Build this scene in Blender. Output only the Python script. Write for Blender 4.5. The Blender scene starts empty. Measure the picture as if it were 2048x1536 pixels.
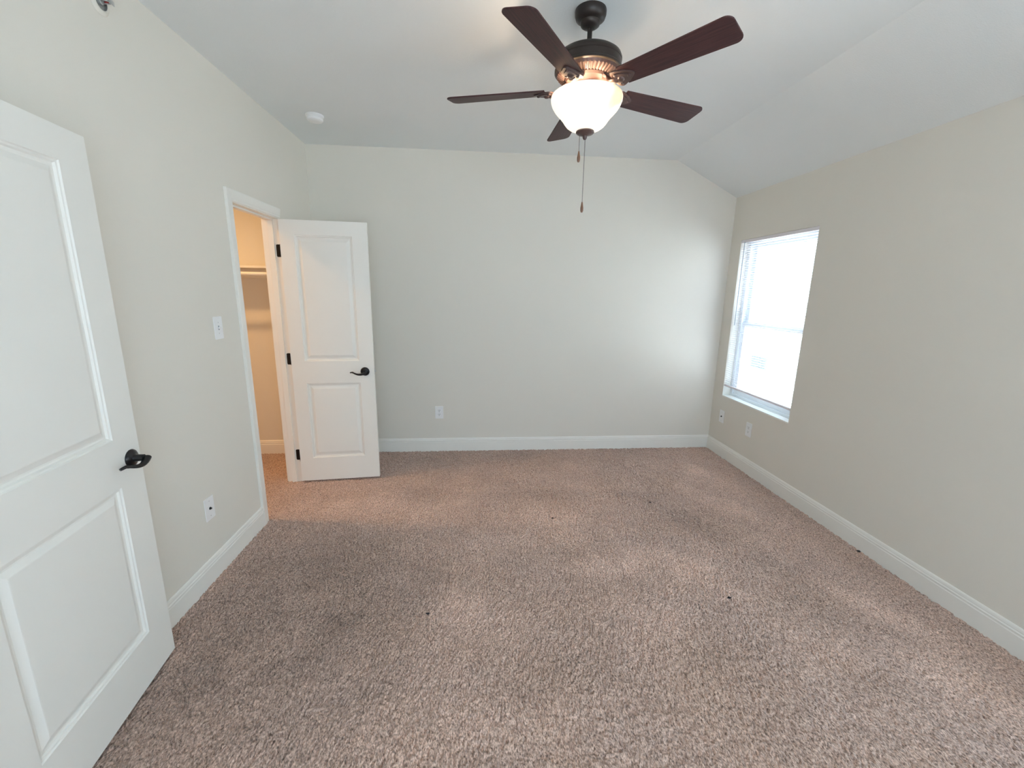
import bpy, math, random
import numpy as np
from mathutils import Vector, Matrix

S = bpy.context.scene
COL = S.collection
random.seed(7)

# ------------------------------------------------------------------ camera
XL, XR, YB = -1.430, 2.423, 4.060        # left, right and back wall planes
ZC, ZR, XS = 2.747, 2.4476, 1.821        # flat ceiling, eave height, crease
YN = -1.70                               # wall behind the camera
H = 1.5615
pit, yaw, rol = (math.radians(a) for a in (-12.24, 4.946, 0.945))
fw = Vector((math.sin(yaw) * math.cos(pit), math.cos(yaw) * math.cos(pit), math.sin(pit)))
rt = Vector((math.cos(yaw), -math.sin(yaw), 0))
up = rt.cross(fw)
rt2 = rt * math.cos(rol) + up * math.sin(rol)
up2 = -rt * math.sin(rol) + up * math.cos(rol)
cam = bpy.data.cameras.new('camera')
cam.sensor_width = 36
cam.lens = 852.15 / 2048 * 36
cam.clip_start = 0.02
camo = bpy.data.objects.new('camera', cam)
COL.objects.link(camo)
camo.matrix_world = Matrix(((rt2.x, up2.x, -fw.x, 0), (rt2.y, up2.y, -fw.y, 0), (rt2.z, up2.z, -fw.z, H), (0, 0, 0, 1)))
S.camera = camo

# ------------------------------------------------------------------ light and exposure
S.view_settings.view_transform = 'Standard'
S.view_settings.look = 'None'
S.view_settings.gamma = 1
S.view_settings.use_curve_mapping = False
S.view_settings.exposure = 0.06
S.cycles.use_denoising = True
S.cycles.max_bounces = 14
S.cycles.diffuse_bounces = 9
S.cycles.transparent_max_bounces = 12
S.cycles.sample_clamp_indirect = 6.0
S.cycles.caustics_reflective = False
S.cycles.caustics_refractive = False

W = bpy.data.worlds.new('sky')
S.world = W
W.use_nodes = True
bg = W.node_tree.nodes['Background']
bg.inputs[0].default_value = (0.665, 0.90, 1.14, 1)
bg.inputs[1].default_value = 6.0

sun = bpy.data.lights.new('sun', 'SUN')
sun.energy = 40.0
sun.angle = math.radians(1.0)
sun.color = (1.0, 0.96, 0.9)
suno = bpy.data.objects.new('sun', sun)
COL.objects.link(suno)
suno.rotation_euler = Vector((0.22, 0.30, -0.93)).to_track_quat('-Z', 'Y').to_euler()

WIN = dict(y0=2.989, y1=3.901, z0=0.587, z1=2.053)          # the window in view (right wall)
WIN2 = dict(y0=0.10, y1=1.10, z0=0.587, z1=2.053)          # unseen window in the right wall, placed for its light
WIN3 = dict(x0=-0.5, x1=1.9, z0=0.50, z1=2.25)            # unseen window behind the camera, enlarged for its light


def portal(name, loc, sx, sy, direction):
    l = bpy.data.lights.new(name, 'AREA')
    l.shape = 'RECTANGLE'
    l.size, l.size_y = sx, sy
    l.cycles.is_portal = True
    o = bpy.data.objects.new(name, l)
    COL.objects.link(o)
    o.location = loc
    o.rotation_euler = Vector(direction).to_track_quat('-Z', 'Y').to_euler()
    return o


portal('daylight_portal', (XR + 0.16, (WIN['y0'] + WIN['y1']) / 2, 1.32), 0.91, 1.47, (-1, 0, 0))
portal('daylight_portal', (XR + 0.16, (WIN2['y0'] + WIN2['y1']) / 2, 1.32), 1.00, 1.47, (-1, 0, 0))
portal('daylight_portal', ((WIN3['x0'] + WIN3['x1']) / 2, YN - 0.16, 1.375), 2.40, 1.75, (0, 1, 0))


# ------------------------------------------------------------------ materials
def mat(name, color, rough=0.6, metal=0.0, spec=0.5, bump=None, noise=None, emit=None, coat=0):
    m = bpy.data.materials.new(name)
    m.use_nodes = True
    nt = m.node_tree
    b = nt.nodes['Principled BSDF']
    b.inputs['Base Color'].default_value = (*color, 1)
    b.inputs['Roughness'].default_value = rough
    b.inputs['Metallic'].default_value = metal
    b.inputs['Specular IOR Level'].default_value = spec
    b.inputs['Coat Weight'].default_value = coat
    tc = nt.nodes.new('ShaderNodeTexCoord')
    if noise:                                   # (scale, second colour, detail)
        n = nt.nodes.new('ShaderNodeTexNoise')
        n.inputs['Scale'].default_value = noise[0]
        n.inputs['Detail'].default_value = noise[2]
        nt.links.new(tc.outputs['Object'], n.inputs['Vector'])
        mx = nt.nodes.new('ShaderNodeMix')
        mx.data_type = 'RGBA'
        mx.inputs[6].default_value = (*color, 1)
        mx.inputs[7].default_value = (*noise[1], 1)
        nt.links.new(n.outputs['Fac'], mx.inputs[0])
        nt.links.new(mx.outputs[2], b.inputs['Base Color'])
    if bump:                                    # (scale, strength, distance)
        n = nt.nodes.new('ShaderNodeTexNoise')
        n.inputs['Scale'].default_value = bump[0]
        n.inputs['Detail'].default_value = 3
        nt.links.new(tc.outputs['Object'], n.inputs['Vector'])
        bp = nt.nodes.new('ShaderNodeBump')
        bp.inputs['Strength'].default_value = bump[1]
        bp.inputs['Distance'].default_value = bump[2]
        nt.links.new(n.outputs['Fac'], bp.inputs['Height'])
        nt.links.new(bp.outputs['Normal'], b.inputs['Normal'])
    if emit:
        b.inputs['Emission Color'].default_value = (*emit[0], 1)
        b.inputs['Emission Strength'].default_value = emit[1]
    return m


M = {}
M['wall'] = mat('wall_paint', (0.725, 0.69, 0.622), 0.75, spec=0.25, bump=(260, 0.12, 0.002), noise=(3, (0.735, 0.70, 0.635), 2))
M['ceiling'] = mat('ceiling_paint', (0.765, 0.79, 0.79), 0.85, spec=0.2, bump=(160, 0.25, 0.003), noise=(4, (0.78, 0.805, 0.805), 2))
M['trim'] = mat('white_trim_paint', (0.82, 0.80, 0.75), 0.35, spec=0.4, bump=(90, 0.03, 0.001))
M['door'] = mat('white_door_paint', (0.82, 0.805, 0.76), 0.42, spec=0.4, bump=(700, 0.05, 0.001))
M['plastic'] = mat('white_plastic', (0.84, 0.84, 0.84), 0.3)
M['vinyl'] = mat('white_vinyl', (0.74, 0.79, 0.82), 0.35)
M['slat'] = mat('white_slat', (0.80, 0.76, 0.79), 0.4)
M['wand'] = mat('clear_grey_plastic', (0.35, 0.38, 0.42), 0.2)
M['bronze'] = mat('dark_bronze', (0.014, 0.011, 0.011), 0.42, metal=0.2, spec=0.35, bump=(60, 0.1, 0.002), noise=(25, (0.024, 0.017, 0.014), 3))
M['iron'] = mat('rubbed_bronze', (0.105, 0.062, 0.056), 0.45, metal=0.3, bump=(70, 0.15, 0.002), noise=(40, (0.06, 0.038, 0.036), 3))
M['black'] = mat('black_metal', (0.012, 0.011, 0.012), 0.33, metal=0.5)
M['steel'] = mat('brushed_steel', (0.6, 0.6, 0.6), 0.3, metal=1)
M['chain'] = mat('chain_metal', (0.12, 0.11, 0.10), 0.4, metal=0.8)
M['fob'] = mat('wood_fob', (0.16, 0.07, 0.035), 0.35, noise=(60, (0.09, 0.04, 0.02), 3))
M['dark'] = mat('dark_opening', (0.01, 0.01, 0.01), 0.6)
M['crumb'] = mat('dark_crumb', (0.025, 0.02, 0.02), 0.9)
M['siding'] = mat('pale_siding', (0.80, 0.80, 0.78), 0.8, noise=(2, (0.74, 0.75, 0.74), 2))
M['concrete'] = mat('pale_concrete', (0.74, 0.77, 0.80), 0.9, noise=(6, (0.68, 0.71, 0.74), 4))
M['louver'] = mat('grey_louver', (0.10, 0.12, 0.12), 0.6)
M['glow'] = mat('warm_bulb', (0.9, 0.8, 0.6), 0.4, emit=((1.0, 0.78, 0.5), 12))

# blade wood: dark mahogany with grain along the blade
def blade_mat():
    m = mat('mahogany_blade', (0.05, 0.018, 0.014), 0.5, spec=0.22)
    nt = m.node_tree
    b = nt.nodes['Principled BSDF']
    tc = nt.nodes.new('ShaderNodeTexCoord')
    mp = nt.nodes.new('ShaderNodeMapping')
    mp.inputs['Scale'].default_value = (3, 60, 10)
    n = nt.nodes.new('ShaderNodeTexNoise')
    n.inputs['Scale'].default_value = 2.2
    n.inputs['Detail'].default_value = 5
    cr = nt.nodes.new('ShaderNodeValToRGB')
    cr.color_ramp.elements[0].color = (0.030, 0.012, 0.013, 1)
    cr.color_ramp.elements[1].color = (0.062, 0.024, 0.024, 1)
    cr.color_ramp.elements[0].position = 0.35
    cr.color_ramp.elements[1].position = 0.7
    nt.links.new(tc.outputs['Object'], mp.inputs['Vector'])
    nt.links.new(mp.outputs['Vector'], n.inputs['Vector'])
    nt.links.new(n.outputs['Fac'], cr.inputs['Fac'])
    nt.links.new(cr.outputs['Color'], b.inputs['Base Color'])
    return m
M['blade'] = blade_mat()

# alabaster glass bowl, lit by the bulbs inside
def bowl_mat():
    m = mat('alabaster_glass', (0.95, 0.88, 0.74), 0.25, noise=(9, (0.93, 0.74, 0.48), 3))
    nt = m.node_tree
    b = nt.nodes['Principled BSDF']
    tc = nt.nodes.new('ShaderNodeTexCoord')
    # the amber cloud in the glass on the window side, its edge broken by noise
    n = nt.nodes.new('ShaderNodeTexNoise')
    n.inputs['Scale'].default_value = 14
    n.inputs['Detail'].default_value = 2
    ds = nt.nodes.new('ShaderNodeVectorMath')
    ds.operation = 'DISTANCE'
    ds.inputs[1].default_value = (0.115, -0.105, 2.385 - ZC)
    ad = nt.nodes.new('ShaderNodeMath')
    ad.operation = 'MULTIPLY_ADD'
    ad.inputs[1].default_value = 0.05
    cr = nt.nodes.new('ShaderNodeValToRGB')
    cr.color_ramp.elements[0].color = (0.60, 0.36, 0.10, 1)
    cr.color_ramp.elements[1].color = (1.0, 0.95, 0.86, 1)
    cr.color_ramp.elements[0].position = 0.055
    cr.color_ramp.elements[1].position = 0.105
    nt.links.new(tc.outputs['Object'], n.inputs['Vector'])
    nt.links.new(tc.outputs['Object'], ds.inputs[0])
    nt.links.new(n.outputs['Fac'], ad.inputs[0])
    nt.links.new(ds.outputs['Value'], ad.inputs[2])
    nt.links.new(ad.outputs[0], cr.inputs['Fac'])
    nt.links.new(cr.outputs['Color'], b.inputs['Emission Color'])
    b.inputs['Emission Strength'].default_value = 0.78
    return m
M['bowl'] = bowl_mat()

# window glass
def glass_mat():
    m = bpy.data.materials.new('window_glass')
    m.use_nodes = True
    nt = m.node_tree
    nt.nodes.remove(nt.nodes['Principled BSDF'])
    out = nt.nodes['Material Output']
    t = nt.nodes.new('ShaderNodeBsdfTransparent')
    t.inputs[0].default_value = (0.93, 0.97, 0.97, 1)
    g = nt.nodes.new('ShaderNodeBsdfGlossy')
    g.inputs['Roughness'].default_value = 0.02
    f = nt.nodes.new('ShaderNodeFresnel')
    f.inputs[0].default_value = 1.45
    mx = nt.nodes.new('ShaderNodeMixShader')
    nt.links.new(f.outputs[0], mx.inputs[0])
    nt.links.new(t.outputs[0], mx.inputs[1])
    nt.links.new(g.outputs[0], mx.inputs[2])
    nt.links.new(mx.outputs[0], out.inputs[0])
    return m
M['glass'] = glass_mat()

# carpet: yarn colours, with the pile-lay attribute "nap" (brushed areas, plus far-floor brightness put into the colour)
def carpet_mat():
    m = mat('carpet_yarn', (0.30, 0.25, 0.22), 0.95, spec=0.1)
    nt = m.node_tree
    b = nt.nodes['Principled BSDF']
    b.inputs['Sheen Weight'].default_value = 0.30
    b.inputs['Sheen Roughness'].default_value = 0.5
    tc = nt.nodes.new('ShaderNodeTexCoord')
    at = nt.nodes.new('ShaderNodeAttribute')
    at.attribute_name = 'nap_and_light'
    n = nt.nodes.new('ShaderNodeTexNoise')
    n.inputs['Scale'].default_value = 190
    n.inputs['Detail'].default_value = 3
    n2 = nt.nodes.new('ShaderNodeTexNoise')
    n2.inputs['Scale'].default_value = 2.6
    n2.inputs['Detail'].default_value = 3
    cr = nt.nodes.new('ShaderNodeValToRGB')
    cr.color_ramp.elements[0].color = (0.15, 0.100, 0.080, 1)
    cr.color_ramp.elements[1].color = (0.70, 0.507, 0.410, 1)
    cr.color_ramp.elements[0].position = 0.30
    cr.color_ramp.elements[1].position = 0.66
    hue = nt.nodes.new('ShaderNodeMix')
    hue.data_type = 'RGBA'
    hue.inputs[6].default_value = (1.03, 0.985, 0.95, 1)
    hue.inputs[7].default_value = (0.97, 1.0, 1.08, 1)
    mul = nt.nodes.new('ShaderNodeMix')
    mul.data_type = 'RGBA'
    mul.blend_type = 'MULTIPLY'
    mul.inputs[0].default_value = 1
    vm = nt.nodes.new('ShaderNodeVectorMath')
    vm.operation = 'SCALE'
    bp = nt.nodes.new('ShaderNodeBump')
    bp.inputs['Strength'].default_value = 0.5
    bp.inputs['Distance'].default_value = 0.003
    L = nt.links.new
    mp = nt.nodes.new('ShaderNodeMapping')
    mp.inputs['Scale'].default_value = (1.25, 0.6, 1.0)
    L(tc.outputs['Object'], mp.inputs['Vector'])
    L(mp.outputs['Vector'], n.inputs['Vector'])
    L(tc.outputs['Object'], n2.inputs['Vector'])
    L(n.outputs['Fac'], cr.inputs['Fac'])
    L(n2.outputs['Fac'], hue.inputs[0])
    L(cr.outputs['Color'], mul.inputs[6])
    L(hue.outputs[2], mul.inputs[7])
    L(mul.outputs[2], vm.inputs[0])
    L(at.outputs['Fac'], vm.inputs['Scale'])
    L(vm.outputs[0], b.inputs['Base Color'])
    L(n.outputs['Fac'], bp.inputs['Height'])
    L(bp.outputs['Normal'], b.inputs['Normal'])
    return m
M['carpet'] = carpet_mat()


# ------------------------------------------------------------------ helpers
class MB:
    """collects shapes and links them as one mesh object"""
    def __init__(self):
        self.v, self.f = [], []

    def add(self, vs, fs, T=None):
        k = len(self.v)
        for p in vs:
            p = Vector(p)
            self.v.append(tuple(T @ p if T else p))
        self.f += [tuple(i + k for i in f) for f in fs]
        return self

    def box(self, x0, x1, y0, y1, z0, z1, T=None):
        vs = [(x, y, z) for x in (x0, x1) for y in (y0, y1) for z in (z0, z1)]
        fs = [(0, 1, 3, 2), (4, 6, 7, 5), (0, 4, 5, 1), (2, 3, 7, 6), (0, 2, 6, 4), (1, 5, 7, 3)]
        return self.add(vs, fs, T)

    def prism(self, pts, a, b, axis=1, T=None):
        """polygon pts in the plane across `axis`, extruded from a to b"""
        def P(p, t):
            if axis == 1: return (p[0], t, p[1])
            if axis == 0: return (t, p[0], p[1])
            return (p[0], p[1], t)
        n = len(pts)
        vs = [P(p, a) for p in pts] + [P(p, b) for p in pts]
        fs = [tuple(range(n))[::-1], tuple(range(n, 2 * n))]
        fs += [(i, (i + 1) % n, n + (i + 1) % n, n + i) for i in range(n)]
        return self.add(vs, fs, T)

    def lathe(self, prof, seg=48, T=None, mod=None, cap=True):
        vs, fs = [], []
        n = len(prof)
        for j in range(seg):
            a = 2 * math.pi * j / seg
            for k, (r, z) in enumerate(prof):
                rr, zz = (mod(r, z, j, k) if mod else (r, z))
                vs.append((rr * math.cos(a), rr * math.sin(a), zz))
        for j in range(seg):
            q = (j + 1) % seg
            for k in range(n - 1):
                fs.append((j * n + k, q * n + k, q * n + k + 1, j * n + k + 1))
        if cap:
            fs.append(tuple(j * n for j in range(seg))[::-1])
            fs.append(tuple(j * n + n - 1 for j in range(seg)))
        return self.add(vs, fs, T)

    def tube(self, pts, rad, seg=12, T=None, flat=1.0, upv=(0, 0, 1)):
        """rad may be a list; flat scales the section across upv"""
        pts = [Vector(p) for p in pts]
        n = len(pts)
        rad = rad if isinstance(rad, (list, tuple)) else [rad] * n
        vs, fs = [], []
        for i, p in enumerate(pts):
            d = (pts[min(i + 1, n - 1)] - pts[max(i - 1, 0)]).normalized()
            u = Vector(upv)
            s = d.cross(u)
            if s.length < 1e-4:
                s = d.cross(Vector((0, 1, 0)))
            s.normalize()
            u = s.cross(d).normalized()
            for j in range(seg):
                a = 2 * math.pi * j / seg
                vs.append(p + s * math.cos(a) * rad[i] * flat + u * math.sin(a) * rad[i])
        for i in range(n - 1):
            for j in range(seg):
                q = (j + 1) % seg
                fs.append((i * seg + j, i * seg + q, (i + 1) * seg + q, (i + 1) * seg + j))
        fs.append(tuple(range(seg))[::-1])
        fs.append(tuple((n - 1) * seg + j for j in range(seg)))
        return self.add(vs, fs, T)

    def build(self, name, m, parent=None, smooth=None, bevel=0, bseg=2, loc=None):
        me = bpy.data.meshes.new(name)
        me.from_pydata(self.v, [], self.f)
        me.validate()
        import bmesh
        bm = bmesh.new()
        bm.from_mesh(me)
        bmesh.ops.recalc_face_normals(bm, faces=bm.faces)
        bm.to_mesh(me)
        bm.free()
        me.materials.append(m)
        o = bpy.data.objects.new(name, me)
        COL.objects.link(o)
        if loc is not None:
            o.location = loc
        if smooth is not None:
            me.polygons.foreach_set('use_smooth', [True] * len(me.polygons))
            me.set_sharp_from_angle(angle=math.radians(smooth))
        if bevel:
            b = o.modifiers.new('bevel', 'BEVEL')
            b.width = bevel
            b.segments = bseg
            b.limit_method = 'ANGLE'
            b.angle_limit = math.radians(40)
        if parent:
            o.parent = parent
        return o


def tag(o, label, cat, group=None, kind=None):
    o['label'] = label
    o['category'] = cat
    if group: o['group'] = group
    if kind: o['kind'] = kind
    return o


def thing(name, loc, rz, label, cat, group=None, kind=None):
    o = bpy.data.objects.new(name, None)
    o.empty_display_size = 0.1
    COL.objects.link(o)
    o.location = loc
    o.rotation_euler = (0, 0, rz)
    return tag(o, label, cat, group, kind)


def rounded(cx, cy, w, h, r, n=5):
    pts = []
    for sx, sy, a0 in ((1, 1, 0), (-1, 1, 90), (-1, -1, 180), (1, -1, 270)):
        for i in range(n + 1):
            a = math.radians(a0 + 90 * i / n)
            pts.append((cx + sx * (w / 2 - r) + r * math.cos(a), cy + sy * (h / 2 - r) + r * math.sin(a)))
    return pts


# ------------------------------------------------------------------ the shell
TW = 0.115                                # interior wall thickness
TE = 0.16                                 # outside wall thickness
OY0, OY1, OZ = 2.782, 3.430, 2.068        # rough closet opening (jambs inside it)
XJ = -1.215                               # wall plane the entry door is hung in
CX0 = -3.05                               # closet far side
ZT = 2.92                                 # wall tops, above the ceiling

w = MB()
w.box(XL - TW, XL, 0.86, OY0, -0.03, ZT).box(XL - TW, XL, OY1, YB, -0.03, ZT).box(XL - TW, XL, OY0, OY1, OZ, ZT)
tag(w.build('wall_left', M['wall']), 'off-white painted wall on the left with the open closet doorway in it', 'wall', kind='structure')

w = MB()
w.box(CX0 - TW, XR + TE, YB, YB + TE, -0.03, ZT)
tag(w.build('wall_back', M['wall']), 'blank greige wall at the far end of the room', 'wall', kind='structure')

w = MB()
segs = [(WIN2['y0'], WIN2['y1']), (WIN['y0'], WIN['y1'])]
z0, z1 = WIN['z0'], WIN['z1']
w.box(XR, XR + TE, YN - TE, YB, -0.03, z0).box(XR, XR + TE, YN - TE, YB, z1, ZT)
for a, b in ((YN - TE, WIN2['y0']), (WIN2['y1'], WIN['y0']), (WIN['y1'], YB)):
    w.box(XR, XR + TE, a, b, z0, z1)
tag(w.build('wall_right', M['wall']), 'greige wall on the right holding the window with the mini blind', 'wall', kind='structure')

w = MB()
z0, z1 = WIN3['z0'], WIN3['z1']
w.box(XJ - TW, XR, YN - TE, YN, -0.03, z0).box(XJ - TW, XR, YN - TE, YN, z1, ZT)
w.box(XJ - TW, WIN3['x0'], YN - TE, YN, z0, z1).box(WIN3['x1'], XR, YN - TE, YN, z0, z1)
tag(w.build('wall_rear', M['wall']), 'greige wall behind the camera with a wide window', 'wall', kind='structure')

w = MB()      # the jog that carries the entry doorway
w.box(XJ - TW, XJ, YN, 0.055, -0.03, ZT).box(XJ - TW, XJ, 0.055, 0.86, 2.07, ZT).box(XL - TW, XJ, 0.86, 0.885, -0.03, ZT)
tag(w.build('wall_entry', M['wall']), 'short wall beside the camera holding the entry doorway', 'wall', kind='structure')

w = MB()      # closet and hallway enclosures
w.box(CX0 - TW, CX0, 1.95, YB, -0.03, ZT).box(CX0, XL - TW, 1.95 - TW, 1.95, -0.03, ZT)
tag(w.build('wall_closet', M['wall']), 'closet side walls seen through the doorway', 'wall', kind='structure')
w = MB()
w.box(-2.6 - TW, -2.6, -0.4, 1.2, -0.03, ZT).box(-2.6, XJ - TW, -0.4, -0.3, -0.03, ZT).box(-2.6, XL - TW, 1.2, 1.3, -0.03, ZT)
tag(w.build('wall_hall', M['wall']), 'hallway walls beyond the entry doorway beside the camera', 'wall', kind='structure')

c = MB()
c.prism([(CX0 - TW, ZC), (XS, ZC), (XR, ZR), (XR, ZR + 0.12), (XS, ZC + 0.12), (CX0 - TW, ZC + 0.12)], YN, YB, 1)
tag(c.build('ceiling', M['ceiling']), 'white ceiling, flat over most of the room and sloping down to the right wall', 'ceiling', kind='structure')


# carpeted floor: a pile surface with real tufts where the photograph shows it
def vnoise(x, y, seed):
    xi, yi = np.floor(x).astype(np.int64), np.floor(y).astype(np.int64)
    fx, fy = x - xi, y - yi
    fx, fy = fx * fx * (3 - 2 * fx), fy * fy * (3 - 2 * fy)
    def h(a, b):
        n = (a * 374761393 + b * 668265263 + seed * 974711) & 0x7fffffff
        n = ((n ^ (n >> 13)) * 1274126177) & 0x7fffffff
        return ((n ^ (n >> 16)) & 0xffff) / 65535.0
    return (h(xi, yi) * (1 - fx) + h(xi + 1, yi) * fx) * (1 - fy) + (h(xi, yi + 1) * (1 - fx) + h(xi + 1, yi + 1) * fx) * fy


def carpet():
    xs = np.concatenate([np.linspace(CX0 - 0.05, -2.45, 8)[:-1], np.arange(-2.45, XL, 0.006), np.arange(XL, XR, 0.0026), [XR]])
    ys = np.concatenate([np.linspace(YN, 0.95, 30)[:-1], np.arange(0.95, 2.0, 0.0036), np.arange(2.0, 2.8, 0.0043), np.arange(2.8, YB, 0.0053), [YB]])
    X, Y = np.meshgrid(xs, ys)
    nx, ny = len(xs), len(ys)
    wx = vnoise(X * 55, Y * 55, 1) - 0.5
    wy = vnoise(X * 55 + 9, Y * 55 + 3, 2) - 0.5
    # yarn ends lie over in slowly turning directions
    ang = math.pi / 2 + 1.1 * (vnoise(X * 1.7, Y * 1.7, 5) - 0.5) + 1.0 * (vnoise(X * 9, Y * 9, 6) - 0.5)
    ca, sa = np.cos(ang), np.sin(ang)
    wx2 = vnoise(X * 120 + 5, Y * 120, 3) - 0.5
    wy2 = vnoise(X * 120, Y * 120 + 7, 4) - 0.5
    # stretch each patch about its own cell so that the turning direction does not shear the pattern
    cx, cy = np.round(X / 0.12) * 0.12, np.round(Y / 0.12) * 0.12
    U = ((X - cx) * ca + (Y - cy) * sa) + cy + wx * 0.008 + wx2 * 0.005
    V = (-(X - cx) * sa + (Y - cy) * ca) - cx + wy * 0.008 + wy2 * 0.004
    t1 = vnoise(U / 0.0150, V / 0.0050, 11)
    t2 = vnoise(U / 0.0105 + 40, V / 0.0046 + 17, 12)
    t3 = vnoise(X / 0.03, Y / 0.03, 13)
    h = 0.46 * t1 + 0.40 * t2 + 0.14 * t3
    h = np.clip((h - 0.29) / 0.34, 0, 1)
    Z = -0.0105 + 0.0125 * h ** 0.75
    coarse = (Y < 0.95) | (X < -2.45)
    Z = np.where(coarse, -0.002, Z)
    # lay of the pile, plus painted brightness on the far carpet
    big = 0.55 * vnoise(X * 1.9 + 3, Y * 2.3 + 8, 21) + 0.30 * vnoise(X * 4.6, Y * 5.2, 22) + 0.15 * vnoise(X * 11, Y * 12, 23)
    nap_and_light = 1.0 + 0.36 * (big - 0.5)
    spots = [(0.85, 2.75, 1.35, 0.85, 0, 0.13), (-0.6, 3.0, 0.6, 0.5, 0, 0.05),  # x, y, half length, half width, direction in degrees, amount; first spot is painted light
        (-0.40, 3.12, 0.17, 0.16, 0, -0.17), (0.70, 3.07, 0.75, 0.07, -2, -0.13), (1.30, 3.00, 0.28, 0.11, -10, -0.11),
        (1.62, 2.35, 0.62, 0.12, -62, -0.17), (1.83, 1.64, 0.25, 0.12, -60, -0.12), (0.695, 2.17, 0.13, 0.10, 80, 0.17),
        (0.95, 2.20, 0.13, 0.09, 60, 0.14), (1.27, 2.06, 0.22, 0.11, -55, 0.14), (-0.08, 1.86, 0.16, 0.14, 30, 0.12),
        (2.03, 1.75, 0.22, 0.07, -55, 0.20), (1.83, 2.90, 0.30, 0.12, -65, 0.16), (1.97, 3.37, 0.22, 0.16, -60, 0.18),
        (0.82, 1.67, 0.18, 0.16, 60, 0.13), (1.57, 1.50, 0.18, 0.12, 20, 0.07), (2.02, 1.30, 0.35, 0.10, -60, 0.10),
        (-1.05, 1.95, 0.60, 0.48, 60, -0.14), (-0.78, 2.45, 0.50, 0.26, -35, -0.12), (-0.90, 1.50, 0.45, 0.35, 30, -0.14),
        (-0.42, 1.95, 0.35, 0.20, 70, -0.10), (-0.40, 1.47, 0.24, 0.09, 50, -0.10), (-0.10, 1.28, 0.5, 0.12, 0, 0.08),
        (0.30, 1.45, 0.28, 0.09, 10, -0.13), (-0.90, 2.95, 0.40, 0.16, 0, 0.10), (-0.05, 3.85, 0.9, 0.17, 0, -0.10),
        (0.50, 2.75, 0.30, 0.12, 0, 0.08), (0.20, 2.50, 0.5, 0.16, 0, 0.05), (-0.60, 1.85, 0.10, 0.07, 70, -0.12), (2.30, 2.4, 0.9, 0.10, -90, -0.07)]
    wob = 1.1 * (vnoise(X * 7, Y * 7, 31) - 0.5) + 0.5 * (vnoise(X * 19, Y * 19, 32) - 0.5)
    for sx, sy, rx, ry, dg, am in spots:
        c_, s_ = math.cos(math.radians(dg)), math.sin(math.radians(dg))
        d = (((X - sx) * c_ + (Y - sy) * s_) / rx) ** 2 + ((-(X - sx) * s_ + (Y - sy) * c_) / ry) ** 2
        nap_and_light = nap_and_light + am * (1.45 if am > 0 else 1.1) * np.exp(-np.clip(d * 0.9 + wob, 0, 30) ** 1.4)
    co = np.stack([X, Y, Z], -1).reshape(-1, 3).astype(np.float32)
    i = np.arange(ny - 1)[:, None] * nx + np.arange(nx - 1)[None, :]
    q = np.stack([i, i + 1, i + nx + 1, i + nx], -1).reshape(-1, 4).astype(np.int32)
    me = bpy.data.meshes.new('floor')
    me.vertices.add(len(co))
    me.vertices.foreach_set('co', co.ravel())
    me.loops.add(q.size)
    me.loops.foreach_set('vertex_index', q.ravel())
    me.polygons.add(len(q))
    me.polygons.foreach_set('loop_start', np.arange(len(q), dtype=np.int32) * 4)
    me.polygons.foreach_set('loop_total', np.full(len(q), 4, dtype=np.int32))
    me.polygons.foreach_set('use_smooth', np.ones(len(q), dtype=bool))
    me.update(calc_edges=True)
    a = me.attributes.new('nap_and_light', 'FLOAT', 'POINT')
    a.data.foreach_set('value', nap_and_light.ravel().astype(np.float32))
    me.materials.append(M['carpet'])
    o = bpy.data.objects.new('floor', me)
    COL.objects.link(o)
    return tag(o, 'grey-brown cut pile carpet covering the whole floor', 'carpet', kind='structure')


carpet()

# ------------------------------------------------------------------ baseboards
BP = [(0, -0.02), (0.015, -0.02), (0.015, 0.092), (0.0125, 0.096), (0.0125, 0.102), (0.0145, 0.106), (0.0105, 0.112), (0.0105, 0.117),
      (0.008, 0.126), (0.003, 0.131), (0, 0.131)]


def baseboard(name, p, q, nrm, label):
    p, q, nrm = Vector((*p, 0)), Vector((*q, 0)), Vector((*nrm, 0))
    m = MB()
    n = len(BP)
    vs = [e + nrm * d + Vector((0, 0, z)) for e in (p, q) for d, z in BP]
    fs = [tuple(range(n)), tuple(range(n, 2 * n))] + [(i, (i + 1) % n, n + (i + 1) % n, n + i) for i in range(n)]
    m.add(vs, fs)
    return tag(m.build(name, M['trim']), label, 'baseboard', kind='structure')


baseboard('baseboard_back', (XL, YB), (XR, YB), (0, -1), 'white baseboard along the far wall')
baseboard('baseboard_right', (XR, YN), (XR, YB - 0.015), (-1, 0), 'white baseboard along the right wall under the window')
baseboard('baseboard_left', (XL, 0.885), (XL, 2.730), (1, 0), 'white baseboard on the left wall between the two doors')
baseboard('baseboard_corner', (XL, 3.43), (XL, YB - 0.015), (1, 0), 'short white baseboard behind the open closet door')
baseboard('baseboard_closet', (CX0, YB), (XL - TW, YB), (0, -1), 'warm lit white baseboard inside the closet')
baseboard('baseboard_rear', (XJ, YN), (XR - 0.015, YN), (0, 1), 'white baseboard behind the camera')


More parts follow.
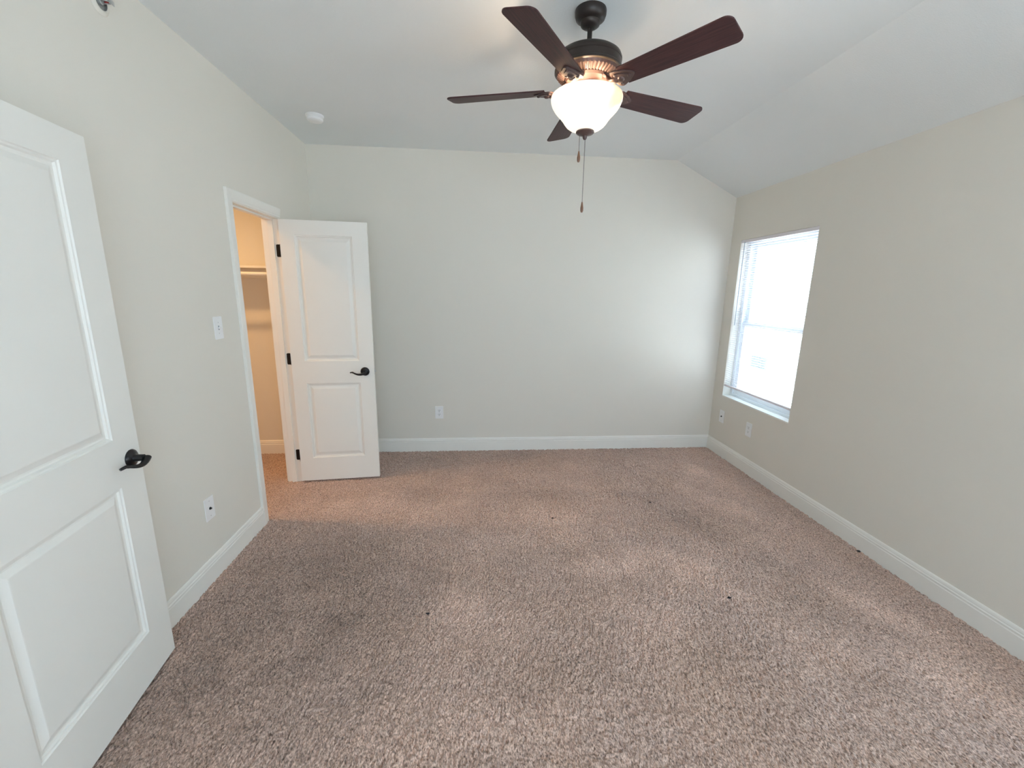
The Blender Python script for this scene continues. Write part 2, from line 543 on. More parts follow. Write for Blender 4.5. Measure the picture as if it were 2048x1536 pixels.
# ------------------------------------------------------------------ closet doorway trim
def doorway_trim(name, label, xface, xback, y0, y1, top, jt=0.018, cut=False):
    """jambs between y0..y1 (clear opening), casing on the room side facing +x"""
    t = thing(name, (xface, (y0 + y1) / 2, 0), 0, label, 'door trim', kind='structure')
    ox, oy = xface, (y0 + y1) / 2
    j = MB()
    a, b = xback - ox, 0.0
    j.box(a, b, y0 - jt - oy, y0 - oy, -0.02, top + jt).box(a, b, y1 - oy, y1 + jt - oy, -0.02, top + jt).box(a, b, y0 - oy, y1 - oy, top, top + jt)
    j.build('jamb', M['trim'], t, bevel=0.001)
    s = MB()
    s0, s1 = -0.080, -0.041
    s.box(s0, s1, y0 - oy, y0 + 0.011 - oy, -0.02, top - 0.011).box(s0, s1, y1 - 0.011 - oy, y1 - oy, -0.02, top - 0.011)
    s.box(s0, s1, y0 - oy, y1 - oy, top - 0.011, top)
    s.build('door_stop', M['trim'], t, bevel=0.001)
    # mitred casing profile (distance from the opening edge, projection)
    prof = [(0.0, 0.0), (0.0, 0.009), (0.003, 0.011), (0.014, 0.011), (0.017, 0.0125), (0.045, 0.016), (0.059, 0.017), (0.064, 0.015),
            (0.064, 0.0)]
    for side, nm in ((1, 'casing'), (-1, 'casing')):
        c = MB()
        x0 = 0.0 if side == 1 else xback - ox
        n = len(prof)
        vs = []
        re = 0.006
        ya, yb, zt = y0 - re - oy, y1 + re - oy, top + re
        for corner in range(4):
            for d, pz in prof:
                x = x0 + side * pz
                if corner == 0: vs.append((x, ya - d, -0.02))
                if corner == 1: vs.append((x, ya - d, zt + d))
                if corner == 2: vs.append((x, yb + (0 if cut and side == 1 else d), zt + d))
                if corner == 3: vs.append((x, yb + d, -0.02))
        fs = []
        if cut and side == 1:              # the head casing stops square above the hinge jamb
            vs = vs[:3 * n]
        nc = len(vs) // n
        for k in range(nc - 1):
            fs += [(k * n + i, k * n + (i + 1) % n, (k + 1) * n + (i + 1) % n, (k + 1) * n + i) for i in range(n)]
        fs += [tuple(range(n)), tuple(range((nc - 1) * n, nc * n))]
        c.add(vs, fs)
        c.build(nm, M['trim'], t)
    return t


CT = doorway_trim('trim_1', 'white casing and jamb around the open closet doorway', XL, XL - TW, 2.800, 3.412, 2.050, cut=True)


# ------------------------------------------------------------------ panel doors
def panel_door_mesh(wd, ht, th, panels, z_off):
    """both faces get two moulded raised panels. u runs from the hinge, faces at y=0 and y=th"""
    m = MB()
    us = sorted({0, wd} | {p[0] for p in panels} | {p[1] for p in panels})
    zs = sorted({0, ht} | {p[2] for p in panels} | {p[3] for p in panels})
    for yf, s in ((0.0, 1), (th, -1)):
        for i in range(len(us) - 1):
            for k in range(len(zs) - 1):
                if any(abs(us[i] - p[0]) < 1e-6 and abs(zs[k] - p[2]) < 1e-6 for p in panels):
                    continue
                m.add([(us[i], yf, zs[k]), (us[i + 1], yf, zs[k]), (us[i + 1], yf, zs[k + 1]), (us[i], yf, zs[k + 1])], [(0, 1, 2, 3)])
        rings = [(0, 0), (0.003, 0.0045), (0.009, 0.0055), (0.013, 0.0115), (0.019, 0.0125), (0.024, 0.0120), (0.044, 0.0040), (0.047, 0.0036)]
        for a, b, c, d in panels:
            vs, fs = [], []
            for off, dep in rings:
                y = yf + s * dep
                vs += [(a + off, y, c + off), (b - off, y, c + off), (b - off, y, d - off), (a + off, y, d - off)]
            for r in range(len(rings) - 1):
                fs += [(4 * r + i, 4 * r + (i + 1) % 4, 4 * r + 4 + (i + 1) % 4, 4 * r + 4 + i) for i in range(4)]
            k = 4 * (len(rings) - 1)
            fs.append((k, k + 1, k + 2, k + 3))
            m.add(vs, fs)
    m.add([(0, 0, 0), (wd, 0, 0), (wd, th, 0), (0, th, 0), (0, 0, ht), (wd, 0, ht), (wd, th, ht), (0, th, ht)],
          [(0, 1, 2, 3), (4, 5, 6, 7), (0, 3, 7, 4), (1, 2, 6, 5)])
    return m


def lever(parent, u, z, side, yface, towards):
    """lever handle: rose, neck, wave lever. side = -1 on the face at low y, +1 on the other; towards = +-1 along u"""
    T = Matrix.Translation((u, yface, z)) @ Matrix.Rotation(math.radians(90 if side < 0 else -90), 4, 'X')
    r = MB()
    r.lathe([(0.0, 0.0), (0.0335, 0.0), (0.0345, 0.003), (0.033, 0.007), (0.027, 0.0115), (0.016, 0.014), (0.0135, 0.020), (0.0125, 0.044),
             (0.0, 0.044)], 32, T, cap=False)
    ro = r.build('door_handle', M['black'], parent, smooth=35)
    lv = MB()
    pts, rad = [], []
    n = 22
    for i in range(n + 1):
        s = i / n
        du = towards * (-0.012 + 0.120 * s)
        dz = -0.004 - 0.014 * math.sin(math.pi * min(1, s * 1.15)) * (1 if s < 0.87 else 1) + 0.006 * s - (0.006 * max(0, s - 0.85) / 0.15)
        out = 0.047 + 0.010 * math.sin(math.pi * s) - 0.020 * s ** 2.2
        pts.append((u + du, yface + side * out, z + dz))
        rad.append(0.0078 * (1 - s) ** 0.9 + 0.0034 + (0.0012 if s > 0.8 else 0))
    lv.tube(pts, rad, 14, flat=1.25, upv=(0, 0, 1))
    lv.build('lever', M['black'], ro, smooth=50)
    return ro


def hinge(parent, u, y, z, th, vis=True):
    """leaf on the door edge (x=0 plane) plus knuckles at the pin"""
    h = MB()
    h.lathe([(0.0, -0.046), (0.0045, -0.046), (0.0062, -0.0445), (0.0062, 0.0445), (0.0045, 0.046), (0.0, 0.046)], 14,
            Matrix.Translation((u, y, z)), cap=False)
    h.box(-0.0022, -0.0002, th - 0.036, th - 0.001, z - 0.0445, z + 0.0445)
    return h.build('hinge', M['black'], parent, smooth=40)


HT = 2.030
# closet door (24 in), hung on the far jamb and opened a little past a right angle
ca = math.radians(5.47)
D1 = thing('door_1', (-1.4211, 3.3784, 0.016), ca, 'white two-panel closet door standing open into the room, black lever handle', 'door', kind='structure')
panel_door_mesh(0.612, HT, 0.035, [(0.099, 0.503, 0.195, 0.814), (0.099, 0.503, 0.991, 1.926)], 0).build('door_leaf', M['door'], D1)
lever(D1, 0.542, 0.904, -1, 0.0, -1)
lever(D1, 0.542, 0.904, 1, 0.035, -1)
for z in (0.216, 1.006, 1.812):
    hinge(D1, -0.004, 0.040, z, 0.035)
lt = MB()
lt.box(0.6121, 0.6135, 0.006, 0.029, 0.875, 0.932)
lo = lt.build('latch_plate', M['steel'], D1, bevel=0.0005)
lb = MB()
lb.prism([(0.6135, 0.008), (0.624, 0.016), (0.624, 0.026), (0.6135, 0.027)], 0.896, 0.912, 2)
lb.build('latch_bolt', M['steel'], lo)
# jamb halves of the hinges, let into the far jamb
for z in (0.232, 1.022, 1.828):
    j = MB()
    pts = rounded(-0.0165, z, 0.033, 0.089, 0.009)
    j.prism(pts, 3.412 - 0.0022 - 3.106, 3.412 - 3.106 + 0.001, 1)
    j.build('hinge_leaf', M['black'], CT)

# entry door (30 in), thrown right back beside the left wall
ea = math.radians(-83.05)
ce, se = math.cos(ea), math.sin(ea)
EW = 0.762
ex, ey = -1.3133, 1.6908                  # free edge
# local frame: origin at the free edge, u towards the hinge; the face towards the room is on +y
D2 = thing('door_2', (ex, ey, 0.016), ea, 'white two-panel entry door in the left foreground, folded back beside the wall', 'door', kind='structure')
dm = panel_door_mesh(EW, HT, 0.035, [(0.130, 0.632, 0.200, 0.818), (0.130, 0.632, 1.000, 1.926)], 0)
dm.v = [(x, y - 0.035, z) for x, y, z in dm.v]
dm.build('door_leaf', M['door'], D2)
lever(D2, 0.056, 0.904, 1, 0.0, 1)
lever(D2, 0.056, 0.904, -1, -0.035, 1)
for z in (0.216, 1.006, 1.812):
    h = MB()
    h.lathe([(0.0, -0.046), (0.0062, -0.0445), (0.0062, 0.0445), (0.0, 0.046)], 14, Matrix.Translation((EW + 0.004, -0.040, z)), cap=False)
    h.box(EW + 0.0002, EW + 0.002, -0.034, -0.001, z - 0.0445, z + 0.0445)
    h.build('hinge', M['black'], D2, smooth=40)
T2 = doorway_trim('trim_2', 'white jamb and casing of the entry doorway beside the camera', XJ, XJ - TW, 0.073, 0.842, 2.050)

# ------------------------------------------------------------------ closet fittings
sh = thing('closet_shelf', (-2.3, 3.91, 1.716), 0, 'white shelf board high across the closet wall, seen through the doorway', 'shelf')
b = MB()
b.box(CX0 + 2.3, XL - TW + 2.3, -0.150, 0.150, 0, 0.018)
b.build('shelf_board', M['trim'], sh, bevel=0.001)
b = MB()
b.box(CX0 + 2.3, XL - TW + 2.3, 0.132, 0.150, -0.075, 0)
b.build('cleat', M['trim'], sh, bevel=0.001)
rd = MB()
rd.tube([(CX0, 3.715, 1.668), (XL - TW, 3.715, 1.668)], 0.0155, 20)
tag(rd.build('closet_rod', M['trim'], smooth=40), 'white round hanging rod just under the closet shelf', 'rod')
cl = thing('closet_light', (-2.42, 2.92, ZC), 0, 'warm round ceiling light inside the closet', 'ceiling light')
b = MB()
b.lathe([(0, 0), (0.075, 0), (0.075, -0.02), (0.05, -0.025), (0, -0.025)], 32, cap=False)
b.build('light_base', M['plastic'], cl, smooth=40)
b = MB()
b.lathe([(0.0, -0.025), (0.070, -0.025), (0.070, -0.030), (0.0, -0.031)], 32, cap=False)
b.build('diffuser', M['glow'], cl, smooth=60)
pl = bpy.data.lights.new('closet_lamp', 'AREA')
pl.shape = 'DISK'
pl.size = 0.13
pl.energy = 19
pl.spread = math.radians(150)
pl.color = (1.0, 0.60, 0.27)
po = bpy.data.objects.new('closet_lamp', pl)
COL.objects.link(po)
po.location = (-2.42, 2.92, ZC - 0.034)


# ------------------------------------------------------------------ windows
def window_unit(name, origin, rz, wd, z0, z1, label, depth0=0.075):
    """vinyl single-hung window. local x runs along the wall, local y points outdoors"""
    t = thing(name, origin, rz, label, 'window', kind='structure')
    h = z1 - z0
    f = MB()
    f.box(0, 0.038, depth0, depth0 + 0.075, 0, h).box(wd - 0.038, wd, depth0, depth0 + 0.075, 0, h)
    f.box(0.038, wd - 0.038, depth0, depth0 + 0.075, 0, 0.038).box(0.038, wd - 0.038, depth0, depth0 + 0.075, h - 0.038, h)
    f.build('window_frame', M['vinyl'], t, bevel=0.002)
    mz = h * 0.485
    for nm, a, b, y in (('lower_sash', 0.038, mz + 0.02, depth0 + 0.012), ('upper_sash', mz - 0.02, h - 0.038, depth0 + 0.042)):
        s = MB()
        r = 0.040
        s.box(0.038, 0.038 + r, y, y + 0.026, a, b).box(wd - 0.038 - r, wd - 0.038, y, y + 0.026, a, b)
        s.box(0.038 + r, wd - 0.038 - r, y, y + 0.026, a, a + r).box(0.038 + r, wd - 0.038 - r, y, y + 0.026, b - r, b)
        so = s.build(nm, M['vinyl'], t, bevel=0.0015)
        g = MB()
        g.add([(0.038 + r, y + 0.013, a + r), (wd - 0.038 - r, y + 0.013, a + r), (wd - 0.038 - r, y + 0.013, b - r), (0.038 + r, y + 0.013, b - r)], [(0, 1, 2, 3)])
        g.build('pane', M['glass'], so)
    return t


WY0, WY1, WZ0, WZ1 = WIN['y0'], WIN['y1'], WIN['z0'], WIN['z1']
# local x -> -y world, local y -> +x world: rotate by -90 degrees, origin at the far end
W1 = window_unit('window_1', (XR, WY1, WZ0), -math.pi / 2, WY1 - WY0, WZ0, WZ1, 'bright single-hung window in the right wall')
s = MB()
s.box(0.0, WY1 - WY0, -0.004, 0.075, 0.0, 0.014)
s.build('window_sill', M['trim'], W1, bevel=0.002)
window_unit('window_2', (XR, WIN2['y1'], WZ0), -math.pi / 2, WIN2['y1'] - WIN2['y0'], WZ0, WZ1, 'unseen window in the right wall, placed for its light')
window_unit('window_3', (WIN3['x1'], YN, WIN3['z0']), math.pi, WIN3['x1'] - WIN3['x0'], WIN3['z0'], WIN3['z1'], 'unseen wide window behind the camera, sized for its light')

# mini blind in the reveal
BW = WY1 - WY0 - 0.008
bl = thing('window_blind', (XR + 0.018, WY1 - 0.004, WZ0), -math.pi / 2, 'white horizontal mini blind hanging in the window with open slats', 'blind')
b = MB()
b.box(0, BW, -0.014, 0.014, WZ1 - WZ0 - 0.027, WZ1 - WZ0 - 0.001)
b.build('head_rail', M['slat'], bl, bevel=0.002)
BB = 0.105                                 # bottom of the blind above the sill plane
TOPZ = WZ1 - WZ0 - 0.035
ns = 66
b = MB()
for i in range(ns):
    z = BB + 0.022 + (TOPZ - BB - 0.022) * (i + 0.5) / ns
    tilt = math.radians(-12)
    pts = []
    for k in range(5):
        yy = -0.0125 + 0.025 * k / 4
        cz = 0.0016 * (1 - (yy / 0.0125) ** 2)
        pts.append((yy * math.cos(tilt) - cz * math.sin(tilt), z + yy * math.sin(tilt) + cz * math.cos(tilt)))
    pts2 = [(p[0], p[1] - 0.0006) for p in reversed(pts)]
    b.prism(pts + pts2, 0.002, BW - 0.002, 0)
b.build('slats', M['slat'], bl)
b = MB()
b.box(0, BW, -0.013, 0.013, BB, BB + 0.016)
b.build('bottom_rail', M['slat'], bl, bevel=0.003)
for u in (0.13, BW / 2, BW - 0.13):
    b = MB()
    for yy in (-0.0132, 0.0132):
        b.tube([(u, yy, BB + 0.01), (u, yy, WZ1 - WZ0 - 0.02)], 0.0007, 5)
    b.build('ladder_cord', M['slat'], bl)
b = MB()
b.tube([(0.055, -0.020, WZ1 - WZ0 - 0.02), (0.058, -0.022, WZ1 - WZ0 - 0.06), (0.060, -0.024, 0.70)], 0.0035, 8)
b.build('tilt_wand', M['wand'], bl, smooth=50)

# ------------------------------------------------------------------ outside
g = MB()
g.box(XR + TE, 14, -8, 26, -0.45, -0.35).box(-6, XR + TE, -12, YN - TE, -0.45, -0.35)
tag(g.build('ground', M['concrete']), 'pale sunlit ground outside the window', 'ground', kind='structure')
nh = thing('neighbouring_house', (6.6, 8.0, -0.35), 0, 'pale sunlit house wall close outside the window', 'house')
b = MB()
for k in range(34):                        # lap siding
    z = k * 0.17
    b.prism([(0.0, z), (0.0 + 0.3, z), (0.3, z + 0.17), (0.012, z + 0.17)], -12, 12, 1)
b.build('wall', M['siding'], nh)
b = MB()
b.prism([(-0.45, 5.78), (3.0, 7.6), (3.0, 7.75), (-0.5, 5.9)], -12.4, 12.4, 1)
b.build('roof', M['louver'], nh)
vn = MB()
vy, vz, vw = 1.08, 0.25, 0.52
for k in range(6):
    z = vz + k * 0.055
    vn.prism([(-0.035, z), (-0.012, z + 0.036), (0.0, z + 0.036), (-0.02, z)], vy, vy + vw, 1)
vn.box(-0.012, 0.0, vy - 0.02, vy + vw + 0.02, vz - 0.02, vz + 0.34)
vn.build('wall_vent', M['louver'], nh)


# ------------------------------------------------------------------ ceiling fan
FX, FY = 0.4945, 2.0954
fan = thing('ceiling_fan', (FX, FY, ZC), 0, 'dark bronze five-blade ceiling fan with mahogany blades and a glowing glass bowl light', 'ceiling fan')
Z = lambda z: z - ZC
b = MB()
b.lathe([(0.0, Z(2.747)), (0.066, Z(2.747)), (0.0675, Z(2.742)), (0.067, Z(2.728)), (0.062, Z(2.714)), (0.050, Z(2.706)), (0.043, Z(2.703)),
         (0.0425, Z(2.698)), (0.040, Z(2.690)), (0.030, Z(2.683)), (0.014, Z(2.680)), (0.0, Z(2.680))], 40, cap=False)
b.build('canopy', M['bronze'], fan, smooth=40)
b = MB()
b.lathe([(0.0105, Z(2.70)), (0.0105, Z(2.585))], 20)
b.lathe([(0.012, Z(2.612)), (0.020, Z(2.608)), (0.022, Z(2.592)), (0.034, Z(2.588))], 24)
b.build('downrod', M['bronze'], fan, smooth=40)
b = MB()
b.lathe([(0.0, Z(2.592)), (0.05, Z(2.592)), (0.095, Z(2.587)), (0.125, Z(2.579)), (0.139, Z(2.569)), (0.1445, Z(2.556)), (0.1445, Z(2.548)),
         (0.1425, Z(2.546)), (0.1435, Z(2.530)), (0.1435, Z(2.520)), (0.1465, Z(2.517)), (0.1465, Z(2.509)), (0.140, Z(2.505)), (0.0, Z(2.505))], 72, cap=False)
mh = b.build('motor_housing', M['bronze'], fan, smooth=35)
b = MB()
b.lathe([(0.139, Z(2.505)), (0.134, Z(2.497)), (0.120, Z(2.488)), (0.104, Z(2.481)), (0.100, Z(2.485))], 192,
        mod=lambda r, z, j, k: (r, z - (0.0035 if (j % 4 < 2 and 0 < k < 4) else 0)), cap=False)
b.build('vent_ring', M['iron'], mh, smooth=30)
b = MB()
b.lathe([(0.101, Z(2.490)), (0.101, Z(2.478)), (0.094, Z(2.470)), (0.070, Z(2.466)), (0.058, Z(2.462)), (0.056, Z(2.444)), (0.064, Z(2.438)),
         (0.064, Z(2.428)), (0.052, Z(2.420)), (0.020, Z(2.416)), (0.010, Z(2.41)), (0.010, Z(2.27)), (0.0, Z(2.27))], 48, cap=False)
b.build('switch_housing', M['iron'], fan, smooth=35)

# light kit bowl: an open shell with wall thickness
outer = [(0.1500, 2.4180), (0.1560, 2.4150), (0.1585, 2.4070), (0.1575, 2.3950), (0.1520, 2.3800), (0.1420, 2.3640), (0.1290, 2.3490), (0.1160, 2.3360),
         (0.1050, 2.3230), (0.0960, 2.3100), (0.0860, 2.2980), (0.0720, 2.2880), (0.0520, 2.2810), (0.0300, 2.2785), (0.0105, 2.2780)]
inner = [(max(r - 0.005, 0.0105), z + 0.004) for r, z in outer[1:]]
prof = [(r, Z(z)) for r, z in outer] + [(r, Z(z)) for r, z in reversed(inner)] + [(0.1500, Z(2.4180))]
b = MB()
b.lathe(prof, 64, cap=False)
b.build('lamp_shade', M['bowl'], fan, smooth=60)
b = MB()
b.lathe([(0.0, Z(2.279)), (0.030, Z(2.2785)), (0.0405, Z(2.275)), (0.0415, Z(2.270)), (0.036, Z(2.265)), (0.018, Z(2.260)), (0.0105, Z(2.256)),
         (0.0095, Z(2.248)), (0.006, Z(2.242)), (0.0, Z(2.240))], 36, cap=False)
b.build('finial', M['iron'], fan, smooth=40)
for a in (235, 355, 115):
    b = MB()
    x, y = 0.082 * math.cos(math.radians(a)), 0.082 * math.sin(math.radians(a))
    T = Matrix.Translation((x, y, 0))
    b.lathe([(0.0, Z(2.372)), (0.010, Z(2.370)), (0.015, Z(2.362)), (0.015, Z(2.345)), (0.009, Z(2.332)), (0.008, Z(2.322)), (0, Z(2.322))], 20, T, cap=False)
    b.build('bulb', M['glow'], fan, smooth=60)


# pull chains: beads on a cord, with wooden fobs
def pull_chain(dx, dy, ztop, zbot, fob_h=0.046):
    b = MB()
    n = int((ztop - zbot) / 0.0048)
    for i in range(n):
        z = ztop - (i + 0.5) * (ztop - zbot) / n
        b.lathe([(0, Z(z) - 0.0019), (0.0017, Z(z) - 0.001), (0.0017, Z(z) + 0.001), (0, Z(z) + 0.0019)], 6, Matrix.Translation((dx, dy, 0)), cap=False)
    b.tube([(dx, dy, Z(ztop)), (dx, dy, Z(zbot))], 0.0007, 6)
    c = b.build('pull_chain', M['chain'], fan, smooth=60)
    f = MB()
    f.lathe([(0, Z(zbot)), (0.0028, Z(zbot)), (0.0045, Z(zbot) - 0.010), (0.0072, Z(zbot) - 0.026), (0.0070, Z(zbot) - 0.038),
             (0.0042, Z(zbot) - fob_h), (0, Z(zbot) - fob_h)], 16, Matrix.Translation((dx, dy, 0)), cap=False)
    f.build('pull_fob', M['fob'], c, smooth=50)


pull_chain(-0.026, -0.008, 2.272, 2.190)
pull_chain(0.002, 0.0, 2.242, 1.976)

# blades and irons
PH0 = -52.84
ZB = Z(2.443)


def blade_outline():
    pts = []
    r0, r1 = 0.185, 0.642
    w0, w1 = 0.052, 0.067
    n = 10
    lo = []
    for i in range(n + 1):
        s = i / n
        lo.append((r0 + (r1 - r0 - 0.030) * s, w0 + (w1 - w0) * s))
    tip = [(r1 - 0.030 + 0.030 * math.sin(a), (w1 - 0.030) + 0.030 * math.cos(a)) for a in [math.radians(t) for t in (15, 30, 45, 60, 75, 90)]]
    side = [(r0 + 0.004, w0 - 0.012)] and lo + tip
    pts = [(x, -y) for x, y in side] + [(x, y) for x, y in reversed(side)]
    return pts


for i in range(5):
    a = math.radians(PH0 + 72 * i)
    ir = bpy.data.objects.new('blade_iron', None)
    # iron: the arm and the scrolled plate under the blade root
    T = Matrix.Rotation(a, 4, 'Z')
    b = MB()
    arm = []
    for k in range(13):
        s = k / 12
        r = 0.085 + 0.078 * s
        z = Z(2.474) - 0.040 * (3 * s * s - 2 * s ** 3) - 0.012 * math.sin(math.pi * s)
        arm.append((r, 0.010 * math.sin(2 * math.pi * s), z))
    b.tube(arm, [0.011 - 0.003 * math.sin(math.pi * k / 12) for k in range(13)], 12, flat=1.6)
    tilt = Matrix.Translation((0, 0, ZB)) @ Matrix.Rotation(math.radians(-12), 4, 'X')
    # lobed plate
    lob = []
    for k in range(60):
        t = 2 * math.pi * k / 60
        rr = 0.044 * (1 + 0.16 * math.cos(3 * t) + 0.05 * math.cos(6 * t))
        lob.append((0.184 + rr * 1.05 * math.cos(t), rr * 1.0 * math.sin(t)))
    b.prism(lob, -0.009, -0.0035, 2, tilt)
    lob2 = [(0.184 + (x - 0.184) * 0.68, y * 0.68) for x, y in lob]
    b.prism(lob2, -0.0135, -0.009, 2, tilt)
    for (mx, my) in ((0.218, 0.0), (0.168, 0.026), (0.168, -0.026)):
        b.lathe([(0, -0.0165), (0.005, -0.016), (0.0075, -0.0135), (0.0075, -0.009)], 14, tilt @ Matrix.Translation((mx, my, 0)), cap=False)
    b.lathe([(0.0, -0.022), (0.008, -0.021), (0.014, -0.016), (0.017, -0.009)], 20, tilt @ Matrix.Translation((0.180, 0, 0)), cap=False)
    bpy.data.objects.remove(ir)
    o = b.build('blade_iron', M['iron'], fan, smooth=35)
    o.rotation_euler = (0, 0, a)
    bb = MB()
    bb.prism(blade_outline(), -0.0035, 0.0025, 2)
    bo = bb.build('blade', M['blade'], fan, bevel=0.0015)
    bo.location = (0, 0, ZB)
    bo.rotation_euler = (Matrix.Rotation(a, 4, 'Z') @ Matrix.Rotation(math.radians(-12), 4, 'X')).to_euler()

for (dx, dy, e) in ((-0.047, -0.067, 4.6), (0.082, -0.007, 0.8), (-0.035, 0.074, 0.8)):
    fl = bpy.data.lights.new('fan_lamp', 'POINT')
    fl.energy = e
    fl.color = (1.0, 0.76, 0.54)
    fl.shadow_soft_size = 0.014
    fo = bpy.data.objects.new('fan_lamp', fl)
    COL.objects.link(fo)
    fo.location = (FX + dx, FY + dy, 2.382)


# ------------------------------------------------------------------ wall plates, detector, sprinkler
def plate(name, loc, rz, label, cat, kind, group=None):
    """local: plate faces -y, x right, z up"""
    t = thing(name, loc, rz, label, cat, group)
    b = MB()
    pts = rounded(0, 0, 0.078, 0.125, 0.004)
    b.prism(pts, -0.0045, 0.0, 1)
    b.build('cover_plate', M['plastic'], t, bevel=0.0018)
    if kind == 'outlet':
        for dz in (-0.020, 0.020):
            o = MB()
            o.prism(rounded(0, dz, 0.034, 0.029, 0.010), -0.0065, -0.004, 1)
            oo = o.build('receptacle', M['plastic'], t)
            h = MB()
            h.box(-0.0085, -0.0060, -0.0068, -0.0060, dz - 0.001, dz + 0.008).box(0.0055, 0.0085, -0.0068, -0.0060, dz - 0.002, dz + 0.008)
            h.lathe([(0, 0.0), (0.0032, 0.0), (0.0032, 0.0008), (0, 0.0008)], 10,
                    Matrix.Translation((0, -0.0060, dz - 0.008)) @ Matrix.Rotation(math.radians(90), 4, 'X'), cap=False)
            h.build('slots', M['dark'], oo)
        scr = (0.0,)
    elif kind == 'switch':
        o = MB()
        o.box(-0.0052, 0.0052, -0.0052, -0.004, -0.012, 0.012)
        o.build('switch_slot', M['wand'], t)
        o = MB()
        o.prism([(-0.0045, -0.007), (-0.016, 0.004), (-0.014, 0.009), (-0.0045, 0.004)], -0.0042, 0.0042, 0)
        o.build('toggle', M['plastic'], t, bevel=0.0008)
        scr = (-0.030, 0.030)
    else:
        o = MB()
        o.lathe([(0, 0.004), (0.0075, 0.004), (0.0075, 0.007), (0.0048, 0.0075), (0.0048, 0.013), (0.0, 0.013)], 16,
                Matrix.Rotation(math.radians(90), 4, 'X'), cap=False)
        o.build('cable_socket', M['dark'], t, smooth=40)
        scr = (-0.042, 0.042)
    for dz in scr:
        o = MB()
        o.lathe([(0, 0.004), (0.0032, 0.004), (0.0028, 0.0056), (0, 0.0058)], 12, Matrix.Translation((0, 0, dz)) @ Matrix.Rotation(math.radians(90), 4, 'X'), cap=False)
        o.build('screw', M['steel'], t, smooth=40)
    return t


plate('wall_outlet', (-0.3585, YB, 0.395), 0, 'white duplex outlet low on the far wall right of the closet door', 'outlet', 'outlet')
plate('light_switch', (XL, 2.510, 1.338), math.pi / 2, 'white toggle light switch on the left wall beside the closet doorway', 'light switch', 'switch')
plate('cable_outlet', (XL, 2.222, 0.397), math.pi / 2, 'white plate with a black round socket low on the left wall below the light switch', 'outlet', 'coax')
plate('cable_outlet', (XR, 3.862, 0.390), -math.pi / 2, 'small white plate with one dark socket under the window near the corner', 'outlet', 'coax')
plate('wall_outlet', (XR, 3.437, 0.392), -math.pi / 2, 'white duplex outlet under the middle of the window on the right wall', 'outlet', 'outlet')

sd = thing('smoke_detector', (-1.124, 3.424, ZC), 0, 'round white smoke detector on the ceiling left of the fan', 'smoke detector')
b = MB()
b.lathe([(0, 0), (0.060, 0), (0.060, -0.010), (0.057, -0.013), (0, -0.013)], 48, cap=False)
b.build('mounting_base', M['plastic'], sd, smooth=35)
b = MB()
b.lathe([(0, -0.012), (0.054, -0.012), (0.054, -0.016), (0.050, -0.018), (0.050, -0.022), (0.054, -0.024), (0.053, -0.033), (0.045, -0.040),
         (0.020, -0.043), (0, -0.043)], 48, cap=False)
b.build('detector_cover', M['plastic'], sd, smooth=35)

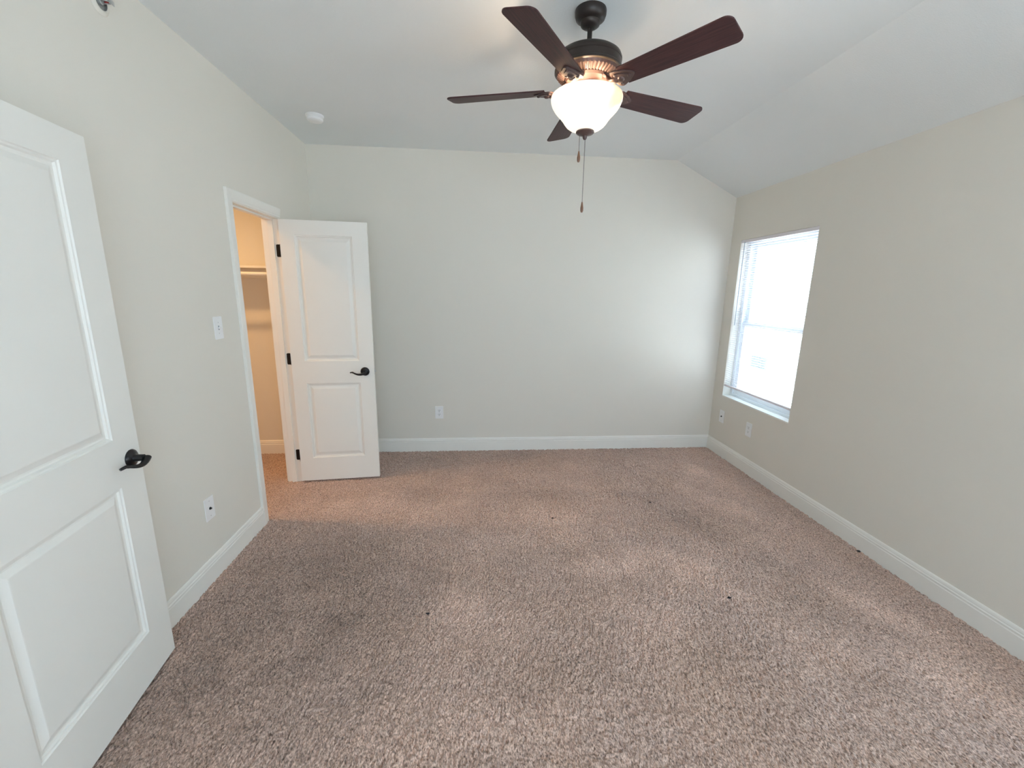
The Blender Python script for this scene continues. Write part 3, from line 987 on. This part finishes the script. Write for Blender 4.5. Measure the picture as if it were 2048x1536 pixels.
sp = thing('sprinkler_head', (XL, 2.022, 2.616), math.pi / 2, 'white sidewall sprinkler head high on the left wall near the ceiling', 'sprinkler')
RX = Matrix.Rotation(math.radians(90), 4, 'X')
b = MB()
b.lathe([(0.027, 0.0015), (0.0275, 0.009), (0.031, 0.0105), (0.038, 0.008), (0.044, 0.002), (0.044, 0.0), (0.027, 0.0)], 40, RX, cap=False)
b.build('escutcheon', M['wall'], sp, smooth=40)
b = MB()
b.lathe([(0.0, 0.0008), (0.0272, 0.0008), (0.0272, 0.0085), (0.0255, 0.0085), (0.0255, 0.0016), (0.0, 0.0016)], 32, RX, cap=False)
b.build('recess_cup', mat('grey_metal_cup', (0.22, 0.22, 0.21), 0.5, metal=0.3), sp, smooth=40)
b = MB()
b.lathe([(0, 0.0), (0.010, 0.0), (0.010, 0.010), (0.007, 0.012), (0.007, 0.020), (0, 0.020)], 20, RX, cap=False)
for s_ in (-1, 1):
    b.tube([(s_ * 0.006, -0.012, 0), (s_ * 0.012, -0.022, 0), (s_ * 0.009, -0.036, 0), (0, -0.042, 0)], 0.0019, 8)
b.build('sprinkler_frame', mat('pale_grey_metal', (0.45, 0.46, 0.45), 0.4, metal=0.5), sp, smooth=40)
b = MB()
b.tube([(0, -0.020, 0), (0, -0.041, 0)], 0.0032, 10)
b.build('heat_bulb', mat('red_glass_bulb', (0.16, 0.01, 0.012), 0.15), sp, smooth=50)
b = MB()
b.box(-0.013, 0.013, -0.0455, -0.0440, -0.008, 0.008).box(-0.010, 0.010, -0.044, -0.030, 0.009, 0.0105)
b.build('deflector', M['steel'], sp, bevel=0.0005)

# bits of dirt lying on the carpet; one dark lump at the right baseboard
for (x, y, r, lab) in ((1.328, 1.854, 0.0075, 'largest dark crumb lying on open carpet right of centre'),
                       (2.392, 2.202, 0.0085, 'dark lump against the right baseboard'),
                       (1.326, 2.897, 0.0060, 'small dark crumb on the carpet halfway to the far wall'),
                       (0.537, 2.704, 0.0060, 'small dark crumb on the carpet near the middle of the room'),
                       (-0.240, 1.840, 0.0060, 'small dark crumb on the carpet in the left foreground')):
    b = MB()
    n, m_ = 10, 6
    vs, fs = [], []
    for j in range(m_ + 1):
        for k in range(n):
            t, p = math.pi * j / m_, 2 * math.pi * k / n
            rr = r * (1 + 0.3 * random.uniform(-1, 1))
            vs.append((rr * 1.5 * math.sin(t) * math.cos(p), rr * math.sin(t) * math.sin(p), 0.45 * rr * math.cos(t)))
    for j in range(m_):
        for k in range(n):
            fs.append((j * n + k, j * n + (k + 1) % n, (j + 1) * n + (k + 1) % n, (j + 1) * n + k))
    b.add(vs, fs)
    tag(b.build('carpet_crumb', M['crumb'], smooth=60, loc=(x, y, 0.0035)), lab, 'crumb', 'dark crumbs on the carpet')
